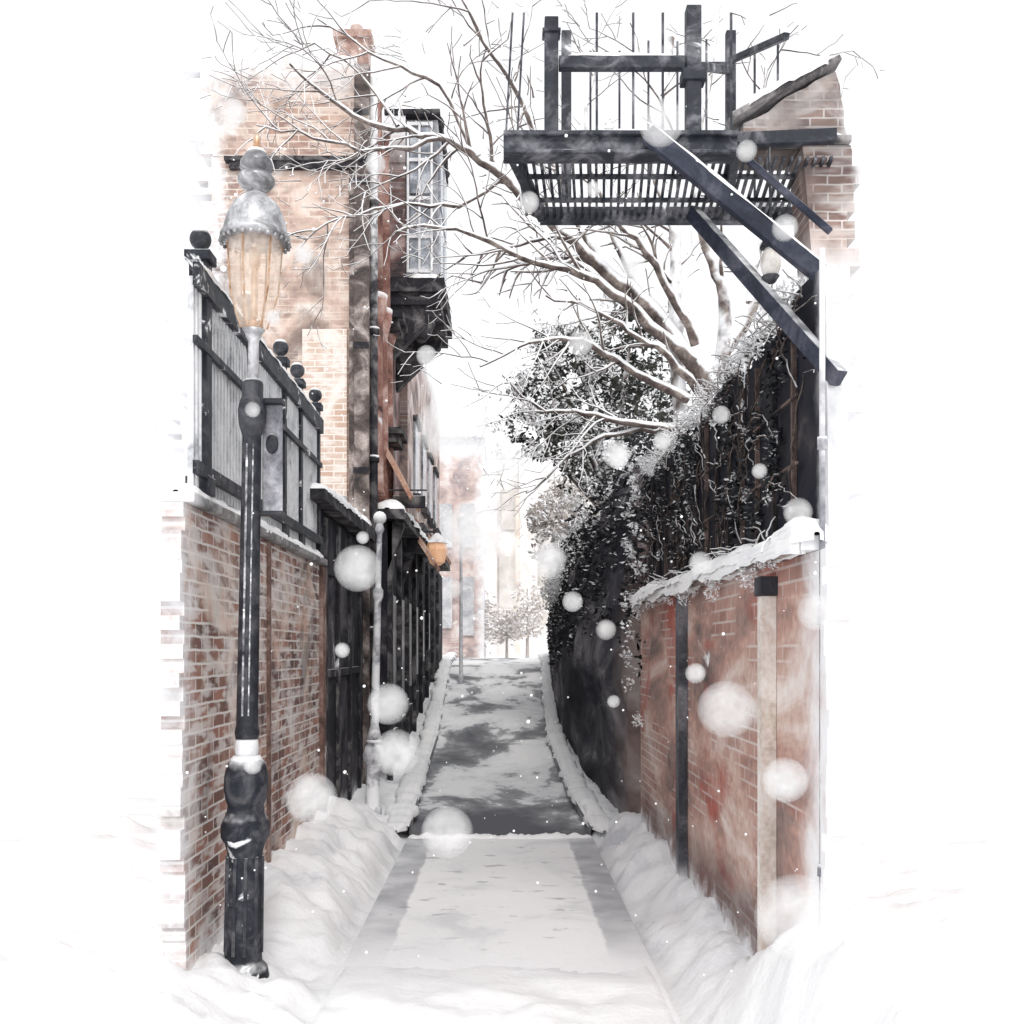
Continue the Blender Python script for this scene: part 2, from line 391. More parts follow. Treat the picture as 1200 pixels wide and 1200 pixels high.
redst=wash('red_stone',(.07,.04,.038),(.30,.15,.12),(.60,.45,.40),2.2,cap=.95,patch=.07)
cornm=wash('worn_stone',(.03,.027,.028),(.12,.095,.088),(.50,.43,.40),3,cap=.95,patch=.07)
b=B(); b.box(-3.25,-1.56,11.9,11.997,7.50,7.55); b.box(-3.2,-1.58,11.93,11.997,7.42,7.498); b.out('string_course',dark,e)
b=B(); b.box(-1.73,-1.56,11.86,11.995,0,7.4); b.box(-1.73,-1.56,11.86,11.995,7.56,8.6); b.box(-1.80,-1.74,11.93,11.995,3,7.4); b.out('corner_pilaster',cornm,e)
b=B(); b.box(-2.35,-1.83,11.955,11.995,3.6,5.55); b.out('blocked_opening',brick('pale_brick','x',(.6,.42,.33),(.7,.57,.48),(.84,.78,.73),((.8,.67,.58),(.85,.79,.74),(.9,.88,.86)),.35,patch=.06,cap=.9),e)
b=B(); b.box(-2.40,-1.82,11.93,11.953,3.5,3.6); b.out('sill',cope_m,e)
b=B(); b.box(-1.95,-1.60,12.05,12.35,8.7,9.0); b.box(-2.0,-1.55,12.0,12.4,9.0,9.08); b.lathe([(0,.08),(.14,.07)],(-1.75,12.2,9.08)); b.out('chimney',wash('chimney_brick',(.15,.09,.08),(.38,.25,.21),(.75,.62,.57),3,patch=.12),e)
b=B()
for i,y in enumerate((12.55,13.1,13.7)): b.lathe([(0,.16),(.1,.13),(2.1,.12),(2.3,.17),(2.45,.18)],(-1.60,y,3.7),seg=14)
for i,y in enumerate((12.7,13.5)): b.lathe([(0,.12),(2.2,.10),(2.3,.13)],(-1.61,y,6.3),seg=14)
b.out('pilasters',redst,e,True)
b=B(); b.lathe([(0,.05),(8.2,.045)],(-1.52,12.0,.3),seg=12)
for z in (2,4,5.5,7): b.lathe([(0,.065),(.08,.065)],(-1.52,12.0,z),seg=12)
b.out('downpipe',dark,e,True)
b=B()
for z in (4.6,6.1): b.box(-1.62,-1.30,13.2,13.9,z,z+.08); b.box(-1.62,-1.36,13.25,13.85,z-.10,z-.002)
for z in (3.85,5.3,7.2,8.0): b.box(-1.74,-1.545,11.845,11.857,z,z+.07)
b.out('string_brackets',dark,e)
glass=wash('window_glass',(.06,.07,.09),(.25,.27,.31),(.6,.63,.67),2.5,rough=.2,cap=0,spec=.6)
pale=wash('pale_paint',(.4,.4,.42),(.62,.62,.64),(.82,.82,.84),3,cap=.95,patch=.05)
b=B(); b.box(-1.615,-.90,14.0,15.9,6.85,9.05); b.out('bay_body',wash('bay_paint',(.10,.10,.12),(.34,.34,.36),(.70,.70,.72),2,cap=.95,patch=.05),e)
B().box(-1.61,-1.33,13.87,13.997,6.86,9.04).out('bay_side_pier',sideb,e)
b=B()
for z0 in (6.98,8.02): b.box(-1.27,-1.0,13.93,13.998,z0,z0+.9)
for z0 in (6.98,8.02):
    for y0 in (14.2,15.05): b.box(-.898,-.87,y0,y0+.65,z0,z0+.9)
b.out('bay_glass',glass,e)
b=B()
for z in (6.93,7.40,7.92,8.44,8.93): b.box(-1.31,-.96,13.90,13.925,z,z+.045)
for x in (-1.31,-1.155,-.99): b.box(x,x+.03,13.885,13.897,6.93,8.97)
b.out('bay_sashes',wash('sash_paint',(.6,.6,.62),(.75,.75,.77),(.88,.88,.9),3),e)
b=B(); b.box(-1.612,-.80,13.86,16.0,6.66,6.847); b.box(-1.612,-.86,13.92,15.95,6.5,6.658); b.box(-1.612,-.86,13.84,16.0,9.053,9.12)
b.prism([(-1.61,5.7),(-.95,6.35),(-.93,6.498),(-1.61,6.498)],'x',13.97,14.12); b.prism([(-1.61,5.7),(-.95,6.35),(-.93,6.498),(-1.61,6.498)],'x',15.4,15.55)
b.lathe([(0,.05),(.1,.14),(.25,.2),(.4,.1)],(-1.15,14.3,6.1),seg=16)
b.out('bay_cornice',dark,e)
b=B(); b.ridge((-1.3,13.9,6.85),(-.83,13.9,6.85),.10,.05,.04); b.ridge((-.84,13.9,6.85),(-.84,15.9,6.85),.10,.05,.04); b.ridge((-1.55,13.95,9.12),(-.88,13.95,9.12),.14,.07,.04); b.ridge((-.90,13.95,9.12),(-.90,15.9,9.12),.14,.07,.05)
b.out('snow_on_bay',snow_p,e,True)
e=empty('row_house')
B().prism([(16.02,0.2),(24,0.2),(24,7.3),(22,7.5),(20.5,7.2),(18,7.6),(16.02,7.6)],'y',-3.0,-1.5).out('walls',brick('row_brick','y',(.38,.24,.2),(.2,.14,.13),(.6,.55,.52),((.13,.11,.11),(.5,.38,.34),(.8,.74,.72)),.85,patch=.08,edges=((2,6.6,7.6),),amp=.4),e)
b=B()
for y in (17,18.6,20.2,21.8):
    b.box(-1.498,-1.46,y,y+.8,4.4,5.6)
b.out('windows',glass,e)
b=B()
for y in (17,18.6,20.2,21.8): b.box(-1.498,-1.38,y-.08,y+.88,4.3,4.397); b.box(-1.498,-1.42,y-.05,y+.85,5.603,5.7)
b.box(-1.498,-1.25,16.05,24,3.65,3.8)
b.out('sills',dark,e)
shopd=wash('dark_shopfront',(.006,.007,.011),(.018,.018,.026),(.12,.11,.12),1.6,cap=.95,edges=((2,.40,.08),),amp=.25,patch=.03)
e=empty('shopfront')
B().box(-1.76,-1.63,9.17,12.2,0,3.05).box(-1.75,-1.42,12.42,23.8,.2,3.5).out('boarding',shopd,e)
b=B()
for y in (9.25,9.95,10.7,11.45): b.box(-1.628,-1.60,y,y+.10,.05,3.0)
b.box(-1.628,-1.605,9.36,11.44,1.55,1.62); b.box(-1.628,-1.605,9.36,11.44,2.5,2.56)
for y in (12.5,13.6,14.7,15.9,17.2,18.6,20,21.5): b.box(-1.418,-1.36,y,y+.13,prof(y),3.4)
for y in (12.7,13.8,14.9,16.1,17.4,18.8): b.box(-1.418,-1.38,y,y+.7,prof(y)+.55,prof(y)+.63)
b.out('frames',dark,e)
b=B()
for y in (12.7,13.8,14.9,16.1,17.4,18.8): b.box(-1.418,-1.40,y,y+.7,prof(y)+.9,2.5)
b.out('panes',wash('shop_panes',(.015,.015,.02),(.06,.06,.07),(.45,.45,.47),3,rough=.3,cap=0,patch=.07,pscale=4),e)
b=B(); b.prism([(8.6,3.07),(12.0,3.07),(12.0,3.22),(8.6,3.16)],'y',-1.85,-1.50); b.box(-1.6,-1.2,12.3,17.5,3.38,3.5)
b.prism([(-1.42,2.75),(-1.22,3.3),(-1.22,3.378),(-1.42,3.378)],'x',12.5,12.62); b.prism([(-1.42,2.75),(-1.22,3.3),(-1.22,3.378),(-1.42,3.378)],'x',14.5,14.6)
b.out('canopy',dark,e)
b=B(); b.ridge((-1.67,8.6,3.16),(-1.67,12,3.22),.36,.09,.05,.6,3); b.ridge((-1.40,12.3,3.5),(-1.40,17.5,3.5),.42,.12,.06,.6,3)
b.out('snow_on_canopy',snow_p,e,True)
b=B(); b.prism([(-1.42,3.65),(-1.0,3.0),(-.97,3.05),(-1.40,3.75)],'x',14.6,15.8); b.prism([(-1.48,4.25),(-1.18,3.7),(-1.15,3.75),(-1.46,4.35)],'x',12.9,14.2); b.prism([(-1.48,3.9),(-.95,3.3),(-.92,3.35),(-1.46,4.0)],'x',17.0,18.2)
b.out('awnings',wash('terracotta_awning',(.30,.13,.09),(.55,.33,.24),(.78,.58,.49),2.5,cap=.9,capr=(.72,1.0),patch=.05),e)
e=empty('hanging_sign'); B().box(-1.42,-1.0,13.1,13.14,3.62,3.78).out('board',dark,e,bevel=.01); B().beam((-1.5,13.12,3.85),(-.98,13.12,3.85),.02,.02).beam((-1.1,13.12,3.85),(-1.1,13.12,3.76),.01,.01).out('arm',iron_m,e)
e=empty('wall_lantern')
gl=bpy.data.materials.new('lantern_glow'); gl.use_nodes=True; p=gl.node_tree.nodes['Principled BSDF']; p.inputs['Emission Color'].default_value=(1,.55,.3,1); p.inputs['Emission Strength'].default_value=.3
nn=gl.node_tree.nodes.new('ShaderNodeTexNoise'); nn.inputs['Scale'].default_value=12; rr=gl.node_tree.nodes.new('ShaderNodeValToRGB'); rr.color_ramp.elements[0].color=(.6,.25,.12,1); rr.color_ramp.elements[1].color=(.95,.75,.55,1)
gl.node_tree.links.new(nn.outputs[0],rr.inputs[0]); gl.node_tree.links.new(rr.outputs[0],p.inputs['Base Color'])
B().lathe([(0,.05),(.05,.12),(.25,.16),(.35,.15)],(-1.04,16,3.12),seg=8).out('glass_body',gl,e)
B().lathe([(0,.18),(.1,.09),(.16,.03),(.22,.01)],(-1.04,16,3.47),seg=8).beam((-1.5,16,3.65),(-1.0,16,3.65),.03,.03).lathe([(0,.03),(.06,.06)],(-1.04,16,3.06),seg=8).out('cap_and_arm',iron_s,e)
e=empty('bollard_post')
pw=wash('snowy_iron',(.10,.10,.12),(.5,.5,.53),(.92,.92,.93),5,cap=.9,patch=.22,pscale=3)
B().lathe([(0,.10),(.08,.10),(.1,.075),(.5,.07),(.55,.10),(.62,.115),(.70,.09),(.74,.06),(.80,.08),(.86,.06),(.92,.045),(2.2,.036),(2.25,.055),(2.32,.055),(2.36,.03),(2.9,.028),(2.95,.05),(3.05,.02)],(-1.36,10.6,.1),(-1.28,10.6,3.15),18).out('shaft',pw,e,True)
B().ball((-1.28,10.6,3.17),.07,2).ball((-1.34,10.6,.86),.085,2,(1,1,.4)).out('snow_caps',snow_p,e,True)

# ------------------------------------------------------------------ right side walls
rb=NM('right_wall')
v=rb.vec(rb.sp.outputs[1],rb.sp.outputs[2])
t=rb.n.new('ShaderNodeTexBrick'); rb.l(v,t.inputs['Vector']); t.inputs['Scale'].default_value=1; t.inputs['Brick Width'].default_value=.21; t.inputs['Row Height'].default_value=.07; t.inputs['Mortar Size'].default_value=.007
t.inputs['Color1'].default_value=(.30,.14,.11,1); t.inputs['Color2'].default_value=(.52,.32,.27,1); t.inputs['Mortar'].default_value=(.68,.62,.59,1)
# blotches lengthened along the wall so they are broad stains, not streaks
bl=rb.vec(rb.math('MULTIPLY',rb.sp.outputs[1],.42),rb.sp.outputs[2])
w=rb.ramp(rb.noise(1.5,5,.5,vec=bl,rough=.62),[(.30,(.10,.085,.085)),(.40,(.30,.21,.19)),(.48,(.50,.31,.26)),(.55,(.62,.46,.40)),(.64,(.80,.72,.68))])
bl2=rb.vec(rb.math('ADD',rb.math('MULTIPLY',rb.sp.outputs[1],.5),7.3),rb.sp.outputs[2])
w=rb.mix(rb.math('MULTIPLY',rb.mr(rb.noise(1.6,5,.4,vec=bl2),.52,.64),.8),w,(.42,.10,.075))
w=rb.mix(.25,w,rb.ramp(rb.noise(22,3),[(.3,(.15,.14,.14)),(.7,(.85,.82,.8))]),'OVERLAY')
bl3=rb.vec(rb.math('ADD',rb.math('MULTIPLY',rb.sp.outputs[1],.6),20),rb.sp.outputs[2])
k=rb.mr(rb.noise(1.6,5,.4,vec=bl3),.49,.56)
col=rb.mix(rb.math('MULTIPLY',k,.9),w,rb.mix(.35,t.outputs[0],w))
low=rb.mr(rb.math('ADD',rb.sp.outputs[2],rb.math('MULTIPLY',rb.noise(1.4,5,.5,vec=bl2),.9)),1.25,.75)
col=rb.mix(rb.math('MULTIPLY',low,.65),col,(.08,.075,.08))
rwall=rb.finish(col,edges=((1,4.4,3.95),(2,.42,.12)),amp=.34,patch=.06,cap=.95)
e=empty('red_plaster_wall')
pts=[(9.4,0),(9.4,2.2),(4.05,2.2)]+toothed(4.0,2.2,0,.07,.03,.05,9)
B().prism(pts,'y',1.26,1.36).out('wall_body',rwall,e)
b=B(); b.box(1.19,1.38,4.1,9.45,2.203,2.26); b.out('ledge',wash('ledge_stone',(.05,.045,.05),(.2,.16,.15),(.5,.45,.43),3,cap=.97,edges=((1,4.4,4.1),),amp=.1),e)
b=B(); b.box(1.20,1.258,7.0,7.14,.1,2.18); b.out('dark_post',wash('lead_pipe',(.02,.023,.03),(.08,.083,.095),(.25,.25,.27),2,edges=((2,.4,.2),),amp=.1),e)
b=B(); b.box(1.19,1.258,4.72,4.80,.3,2.05); b.out('cream_post',wash('cream_timber',(.50,.42,.36),(.68,.60,.54),(.84,.80,.76),3,patch=.08),e)
b=B(); b.box(1.18,1.26,4.70,4.82,2.053,2.14); b.out('post_cap',iron_m,e)
b=B(); b.ridge((1.24,4.05,2.26),(1.24,9.4,2.26),.17,.07,.025,.6,3,over=.4); b.ridge((1.19,4.1,2.23),(1.19,9.3,2.23),.06,.04,.015,.5,2.2,over=.9)
b.out('snow_on_ledge',snow_p,e,True)
e=empty('drainpipe'); b=B().lathe([(0,.012),(3.1,.012)],(1.27,4.08,.3),seg=10)
for z in(.9,1.9,2.6): b.lathe([(0,.020),(.05,.020)],(1.27,4.08,z),seg=10)
b.out('pipe',wash('zinc',(.08,.08,.10),(.25,.25,.28),(.7,.7,.72),3),e,True)
e=empty('ivy_covered_fence')
nb=NM('ivy_boards')
ff=nb.noise(1.6,5,1,rough=.6); gg=nb.noise(1,4,.2,vec=nb.vec(nb.math('MULTIPLY',nb.sp.outputs[1],14),nb.math('MULTIPLY',nb.sp.outputs[2],1.0)))
col=nb.ramp(ff,[(.3,(.005,.007,.014)),(.48,(.009,.011,.020)),(.62,(.028,.026,.032)),(.75,(.12,.10,.10))])
col=nb.mix(nb.math('MULTIPLY',nb.mr(gg,.58,.74),.4),col,(.13,.08,.065))
bd=nb.finish(col,edges=((1,4.36,4.1),),amp=.15,cap=.9,patch=.0)
pts=[(4.15,2.26),(9.3,2.26),(9.3,3.2)]+ragged((9.3,3.3),(4.15,3.38),22,.07,4)+[(4.2,3.38)]
B().prism(pts,'y',1.32,1.38).out('boards',bd,e)
b=B(); y=4.6
while y<9: b.box(1.297,1.318,y,y+.025,2.3,3.25); y+=.33
b.box(1.285,1.296,4.5,9,2.62,2.632); b.box(1.285,1.296,4.5,9,2.92,2.932)
b.out('battens',wash('rust_batten',(.010,.010,.015),(.03,.025,.025),(.20,.14,.12),2),e)

def curves(name,splines,mat,parent=None,res=1):
    cu=bpy.data.curves.new(name,'CURVE'); cu.dimensions='3D'; cu.bevel_depth=1.0; cu.bevel_resolution=res; cu.use_fill_caps=True
    for pts in splines:
        s=cu.splines.new('POLY'); s.points.add(len(pts)-1)
        for i,(p,r) in enumerate(pts): s.points[i].co=(p[0],p[1],p[2],1); s.points[i].radius=r
    o=bpy.data.objects.new(name,cu); sc.collection.objects.link(o); o.data.materials.append(mat)
    if parent:o.parent=parent
    return o
vine_m=wash('vine_bark',(.02,.018,.02),(.06,.045,.04),(.18,.14,.12),8,cap=.97,capr=(.35,.75),capn=1.2)
sp=[]
for i in range(110):
    y=R.uniform(4.4,9.1); z=R.uniform(2.3,3.35); p=Vector((1.28,y,z)); d=Vector((0,R.uniform(-1,1),R.uniform(-.9,.6))).normalized(); q=[]
    L=R.randint(6,18)
    for k in range(L):
        q.append((p.copy(),.0038*(1-k/L)+.0018)); d=(d+Vector((0,R.uniform(-.3,.3),R.uniform(-.4,.3)))).normalized(); p=p+d*.05; p.x=1.28+R.uniform(-.02,.01); p.z=min(3.42,max(2.25,p.z))
    sp.append(q)
curves('vines',sp,vine_m,e)
spr=[]
def spray(cx,cy,cz,n,L,seed,dirn=(-.3,0,.4)):
    r=random.Random(seed)
    for i in range(n):
        p=Vector((cx+r.uniform(-.03,.05),cy+r.uniform(-.05,.05),cz+r.uniform(-.04,.04))); d=(Vector(dirn)+Vector((r.uniform(-1,.6),r.uniform(-1,1),r.uniform(-.7,1)))).normalized(); q=[]
        K=5
        for k in range(K): q.append((p.copy(),.006*(1-.7*k/K))); d=(d+Vector((r.uniform(-.4,.4),r.uniform(-.4,.4),r.uniform(-.5,.3)))).normalized(); p=p+d*L/K
        spr.append(q)
for i in range(70): 
    y=4.5+4.7*i/70; spray(1.30,y,3.36,3,.20,i)
    if i%2: spray(1.22,y,2.30,2,.15,i+500,(-.4,0,-.2))
twigsnow=wash('frosted_twig',(.08,.07,.065),(.26,.24,.23),(.6,.57,.56),9,cap=.98,capr=(-.35,.1),capn=.8)
curves('frosted_sprays',spr,twigsnow,e)

def leaves(name,clumps,n,size,mat,parent=None,seed=1,thr=-.22,fr=2.3):
    r=random.Random(seed); b=B(); tot=sum((c[3]*c[4]*c[5])**.66 for c in clumps)
    for c in clumps:
        k=int(n*((c[3]*c[4]*c[5])**.66)/tot)
        for i in range(k):
            while 1:
                u=Vector((r.uniform(-1,1),r.uniform(-1,1),r.uniform(-1,1)))
                if .25<u.length<1 : break
            u*=1+.35*mnoise.noise(Vector((u.x*3+c[0]*5,u.y*3,u.z*3+c[2])))+(.25 if r.random()<.07 else 0)
            p=Vector((c[0]+u.x*c[3],c[1]+u.y*c[4],c[2]+u.z*c[5]))
            if mnoise.noise(p*fr)<thr: continue
            s=size*r.uniform(.4,1.3); a=Vector((r.gauss(0,1),r.gauss(0,1),r.gauss(0,.7))).normalized(); q=a.cross(Vector((r.gauss(0,1),r.gauss(0,1),r.gauss(0,1)))).normalized()
            vs=[b.bm.verts.new(x) for x in (p-a*s,p+q*s*.45,p+a*s,p-q*s*.45)]
            b.bm.faces.new(vs)
    me=bpy.data.meshes.new(name); b.bm.to_mesh(me); b.bm.free(); me.materials.append(mat)
    o=bpy.data.objects.new(name,me); sc.collection.objects.link(o)
    if parent:o.parent=parent
    return o
def leafmat(name,a,b_,snowamt,ps=2.2):
    n=NM(name); col=n.ramp(n.noise(2.5,3),[(.35,a),(.65,b_)])
    return n.finish(col,cap=.95,capr=(.75-snowamt,.95-snowamt),rough=.6,patch=snowamt*.25,pscale=ps)
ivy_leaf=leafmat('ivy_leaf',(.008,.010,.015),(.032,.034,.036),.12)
ever_leaf=leafmat('evergreen_leaf',(.014,.018,.016),(.085,.085,.07),.36)
snow_leaf=leafmat('snowladen_leaf',(.4,.34,.3),(.7,.66,.62),.75)
frost=leafmat('frosted_leaf',(.50,.49,.49),(.85,.85,.86),.85)
cl=[]
for i in range(46):
    y=4.55+4.6*i/46; cl.append((1.30+R.uniform(-.04,.03),y,3.38+R.uniform(-.05,.06),.09,.08,.06+R.uniform(0,.03)))
for i in range(26):
    y=R.uniform(4.5,9.2); cl.append((1.20,y,2.22+R.uniform(-.09,.06),.05,.09,.06))
for i in range(22):
    y=R.uniform(4.7,9.2); cl.append((1.28,y,R.uniform(2.45,3.25),.02,.05,.05))
leaves('frosted_ivy',cl,14000,.012,frost,e,31,-.05,5)
cl=[(1.28,R.uniform(4.5,9.3),R.uniform(2.4,3.3),.03,.22,.18) for i in range(40)]
leaves('dark_ivy',cl,5500,.022,ivy_leaf,e,32,-.1,4)

e=empty('ivy_hedge')
dw=NM('mottled_dark_wall')  # dark grey-black mottle, browner towards the near end
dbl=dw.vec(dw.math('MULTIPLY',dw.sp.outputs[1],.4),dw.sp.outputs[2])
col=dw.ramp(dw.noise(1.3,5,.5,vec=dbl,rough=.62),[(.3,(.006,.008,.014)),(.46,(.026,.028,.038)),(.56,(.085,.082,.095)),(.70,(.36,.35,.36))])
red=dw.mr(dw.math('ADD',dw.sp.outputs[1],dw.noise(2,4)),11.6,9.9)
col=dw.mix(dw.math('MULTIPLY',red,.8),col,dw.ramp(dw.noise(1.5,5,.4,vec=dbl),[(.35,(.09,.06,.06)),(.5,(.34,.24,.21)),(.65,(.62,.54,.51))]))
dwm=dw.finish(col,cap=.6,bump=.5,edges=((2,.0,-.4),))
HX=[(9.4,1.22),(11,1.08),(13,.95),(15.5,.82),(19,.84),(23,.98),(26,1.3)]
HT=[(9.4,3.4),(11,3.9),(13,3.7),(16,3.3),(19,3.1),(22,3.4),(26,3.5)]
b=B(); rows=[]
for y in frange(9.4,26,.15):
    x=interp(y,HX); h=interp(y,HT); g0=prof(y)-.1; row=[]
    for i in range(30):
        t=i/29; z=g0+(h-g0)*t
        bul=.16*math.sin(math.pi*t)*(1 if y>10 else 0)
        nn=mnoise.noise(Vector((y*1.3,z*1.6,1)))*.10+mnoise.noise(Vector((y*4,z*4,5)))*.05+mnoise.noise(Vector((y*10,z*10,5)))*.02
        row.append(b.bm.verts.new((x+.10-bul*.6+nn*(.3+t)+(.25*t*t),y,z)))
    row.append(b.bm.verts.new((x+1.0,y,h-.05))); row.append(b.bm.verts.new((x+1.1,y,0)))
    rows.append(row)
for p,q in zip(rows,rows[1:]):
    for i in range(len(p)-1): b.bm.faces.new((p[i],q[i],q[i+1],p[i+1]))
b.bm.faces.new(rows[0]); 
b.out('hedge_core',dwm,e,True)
cl=[]
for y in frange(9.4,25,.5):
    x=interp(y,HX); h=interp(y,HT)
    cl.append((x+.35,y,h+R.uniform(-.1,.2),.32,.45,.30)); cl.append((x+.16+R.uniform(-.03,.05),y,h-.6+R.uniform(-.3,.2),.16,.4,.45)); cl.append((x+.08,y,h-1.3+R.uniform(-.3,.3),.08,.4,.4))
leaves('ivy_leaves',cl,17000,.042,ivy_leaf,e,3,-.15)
cl=[]
for i in range(50):
    y=R.uniform(9.4,21); cl.append((interp(y,HX)+R.uniform(0,.35),y,interp(y,HT)+R.uniform(-.25,.3),.10,.2,.08))
for i in range(26): cl.append((1.16+R.uniform(-.06,.05),R.uniform(9.1,9.6),3.3-i*.085,.05,.12,.06))
for i in range(12): cl.append((.74+R.uniform(-.05,.08),R.uniform(15,17),2.6+R.uniform(-.2,.35),.13,.3,.13))
leaves('frosted_ivy',cl,8500,.024,frost,e,33,-.1,4)

e=empty('evergreen_tree')
cl=[(.55,14,5.4,.42,.5,.36),(.95,14,5.9,.50,.6,.36),(1.5,14.3,5.6,.55,.7,.45),(.35,13.8,4.9,.32,.4,.22),(.95,14,5.0,.5,.6,.4),(1.5,14,4.5,.6,.6,.6),(1.1,13.8,4.3,.4,.5,.4),(2.0,14.3,5.2,.6,.8,.8),(.55,13.9,4.6,.3,.4,.22),(1.75,13.8,6.2,.5,.5,.3),(.15,13.8,5.25,.15,.3,.12),(.2,13.8,4.7,.14,.2,.1),(.5,13.8,5.95,.18,.3,.12)]
leaves('foliage',cl,19000,.048,ever_leaf,e,5,-.06,3.6)
cl2=[(c[0]+R.uniform(-.35,.35),c[1]-.4,c[2]+R.uniform(-.3,.3),.22,.2,.08) for c in cl for k in range(4)]
leaves('snow_clumps',cl2,5000,.032,frost,e,15,-.1,4)
bark=wash('bark',(.035,.028,.027),(.13,.10,.09),(.32,.27,.24),7,cap=.97,capr=(-.30,.10),capn=.9)
sp=[[((1.6,14.2,0),.16),((1.55,14.2,2.5),.13),((1.4,14.1,4),.09),((1.2,14,5.2),.05),((1.1,14,6.1),.02)]]
for c in cl: sp.append([((1.5,14.15,3.6),.05),((1.5*.4+c[0]*.6,14,c[2]*.7+1.1),.03),((c[0],c[1],c[2]),.012)])
curves('trunk_and_limbs',sp,bark,e,2)
e=empty('snow_laden_tree')
cl=[(1.1,20.5,4.6,.45,.6,.5),(.95,20.2,3.9,.40,.5,.4),(1.5,20.7,4.9,.6,.6,.6),(1.35,20.3,4.1,.4,.5,.5),(1.9,20.7,5.5,.5,.5,.5),(.7,20.2,4.4,.3,.4,.3)]
leaves('foliage',cl,8000,.06,snow_leaf,e,8,-.2,3)
curves('trunk_and_limbs',[[((1.8,20.8,1),.12),((1.7,20.8,3.4),.09),((1.5,20.7,4.4),.05),((1.6,20.7,5.4),.02)]]+[[((1.7,20.8,3.4),.05),((c[0],c[1],c[2]),.015)] for c in cl],bark,e,2)

# ------------------------------------------------------------------ bare tree
e=empty('bare_tree')
TR=random.Random(21); spl=[]
def smooth(pts,k=3):
    o=[]; n=len(pts)
    for i in range(n-1):
        p0=Vector(pts[max(i-1,0)]);p1=Vector(pts[i]);p2=Vector(pts[i+1]);p3=Vector(pts[min(i+2,n-1)])
        for j in range(k):
            t=j/k; o.append(.5*((2*p1)+(-p0+p2)*t+(2*p0-5*p1+4*p2-p3)*t*t+(-p0+3*p1-3*p2+p3)*t**3))
    o.append(Vector(pts[-1])); return o
def twig(p,d,L,r,lev):
    n=max(4,int(L/.07)); q=[]; dd=d.normalized(); pp=p.copy()
    droop=TR.uniform(-.10,.05)
    for k in range(n):
        q.append((pp.copy(),max(.003,r*(1-.8*k/n))))
        dd=(dd+Vector((TR.uniform(-.2,.2),TR.uniform(-.15,.15),TR.uniform(-.2,.2)+droop*.5))).normalized()
        pp=pp+dd*(L/n)
        if lev>0 and k>0 and TR.random()<(.45 if lev>1 else .35):
            s=TR.choice((-1,1)); a=TR.uniform(.4,.95)*s
            nd=Vector((dd.x*math.cos(a)-dd.z*math.sin(a),dd.y+TR.uniform(-.4,.4),dd.x*math.sin(a)+dd.z*math.cos(a)))
            twig(pp,nd,L*TR.uniform(.35,.65)*(1-.4*k/n),r*.55,lev-1)
    spl.append(q)
def limb(pts,r0,r1,dens=.5,lev=2,tl=.8,start=.2):
    P=smooth(pts,4); n=len(P); q=[]
    for i,p in enumerate(P):
        r=r0+(r1-r0)*(i/(n-1))**.8
        p=p+Vector((TR.uniform(-.02,.02),TR.uniform(-.02,.02),TR.uniform(-.02,.02)))
        q.append((p,r*TR.uniform(.9,1.12)))
        if i/n>start and i<n-1 and TR.random()<dens:
            d=(P[i+1]-P[i]).normalized(); s=TR.choice((-1,1)); a=TR.uniform(.35,1.0)*s
            nd=Vector((d.x*math.cos(a)-d.z*math.sin(a),d.y+TR.uniform(-.4,.4),d.x*math.sin(a)+d.z*math.cos(a)))
            twig(p,nd,tl*TR.uniform(.5,1.1),max(.008,r*.45),lev)
    spl.append(q)
limb([(1.95,8.4,0),(1.9,8.35,1.5),(1.85,8.3,2.9),(1.68,8.1,3.9)],.15,.10,0)
limb([(1.68,8.1,3.85),(1.4,8,4.15),(1.07,8,4.55),(.73,7.95,4.81),(.33,7.9,5.13),(0,7.9,5.45),(-.33,7.8,5.65),(-.73,7.8,5.75),(-1.13,7.8,5.88),(-1.6,7.7,6.2)],.085,.013,.75,2,.9,.3)
limb([(1.5,8.2,2.8),(1.38,8.1,4.0),(1.35,8.1,4.68),(1.33,8.1,5.2),(1.22,8.2,5.7),(1.35,8.2,6.7)],.07,.025,.6)
limb([(1.70,8.1,3.9),(1.73,8,4.55),(1.58,8,4.95),(1.5,8,5.6),(1.7,8.1,6.8)],.06,.022,.6)
limb([(1.6,8.1,3.9),(1.95,8,4.5),(2.1,8,5.2),(2.3,8.2,6.0)],.055,.02,.5)
limb([(1.47,8.0,4.08),(1.0,7.8,4.38),(.6,7.6,4.6),(.13,7.5,4.68),(-.33,7.4,4.85),(-.8,7.4,4.83)],.055,.009,.8)
limb([(1.45,8,3.75),(.87,7.8,4.0),(.5,7.6,4.12),(.2,7.5,4.05),(-.15,7.4,3.85)],.042,.008,.85)
limb([(1.45,8,3.55),(1.0,7.8,3.52),(.6,7.7,3.6),(.3,7.6,3.58),(0,7.5,3.8)],.038,.008,.85)
limb([(1.2,7.9,3.5),(.85,7.8,3.45),(.5,7.7,3.25),(.15,7.6,2.95)],.03,.007,.8,2,.5)
limb([(1.5,8,4.2),(1.15,7.8,4.75),(.85,7.7,5.0),(.5,7.6,5.0),(.15,7.5,5.25)],.045,.009,.8)
limb([(1.6,8.1,3.8),(1.25,7.8,4.05),(.95,7.7,4.2),(.65,7.6,4.35),(.3,7.5,4.38)],.04,.009,.8,2,.5)
limb([(.73,7.95,4.81),(.4,7.9,5.5),(.07,7.8,6.1),(-.2,7.7,6.5),(-.4,7.7,6.85)],.035,.01,.7)
limb([(-.2,7.85,5.58),(-.5,7.8,6.1),(-.9,7.8,6.3),(-1.4,7.8,6.6)],.025,.007,.75)
limb([(-.5,7.8,5.68),(-.95,7.7,5.55),(-1.4,7.6,5.62),(-1.85,7.6,5.7)],.022,.006,.85)
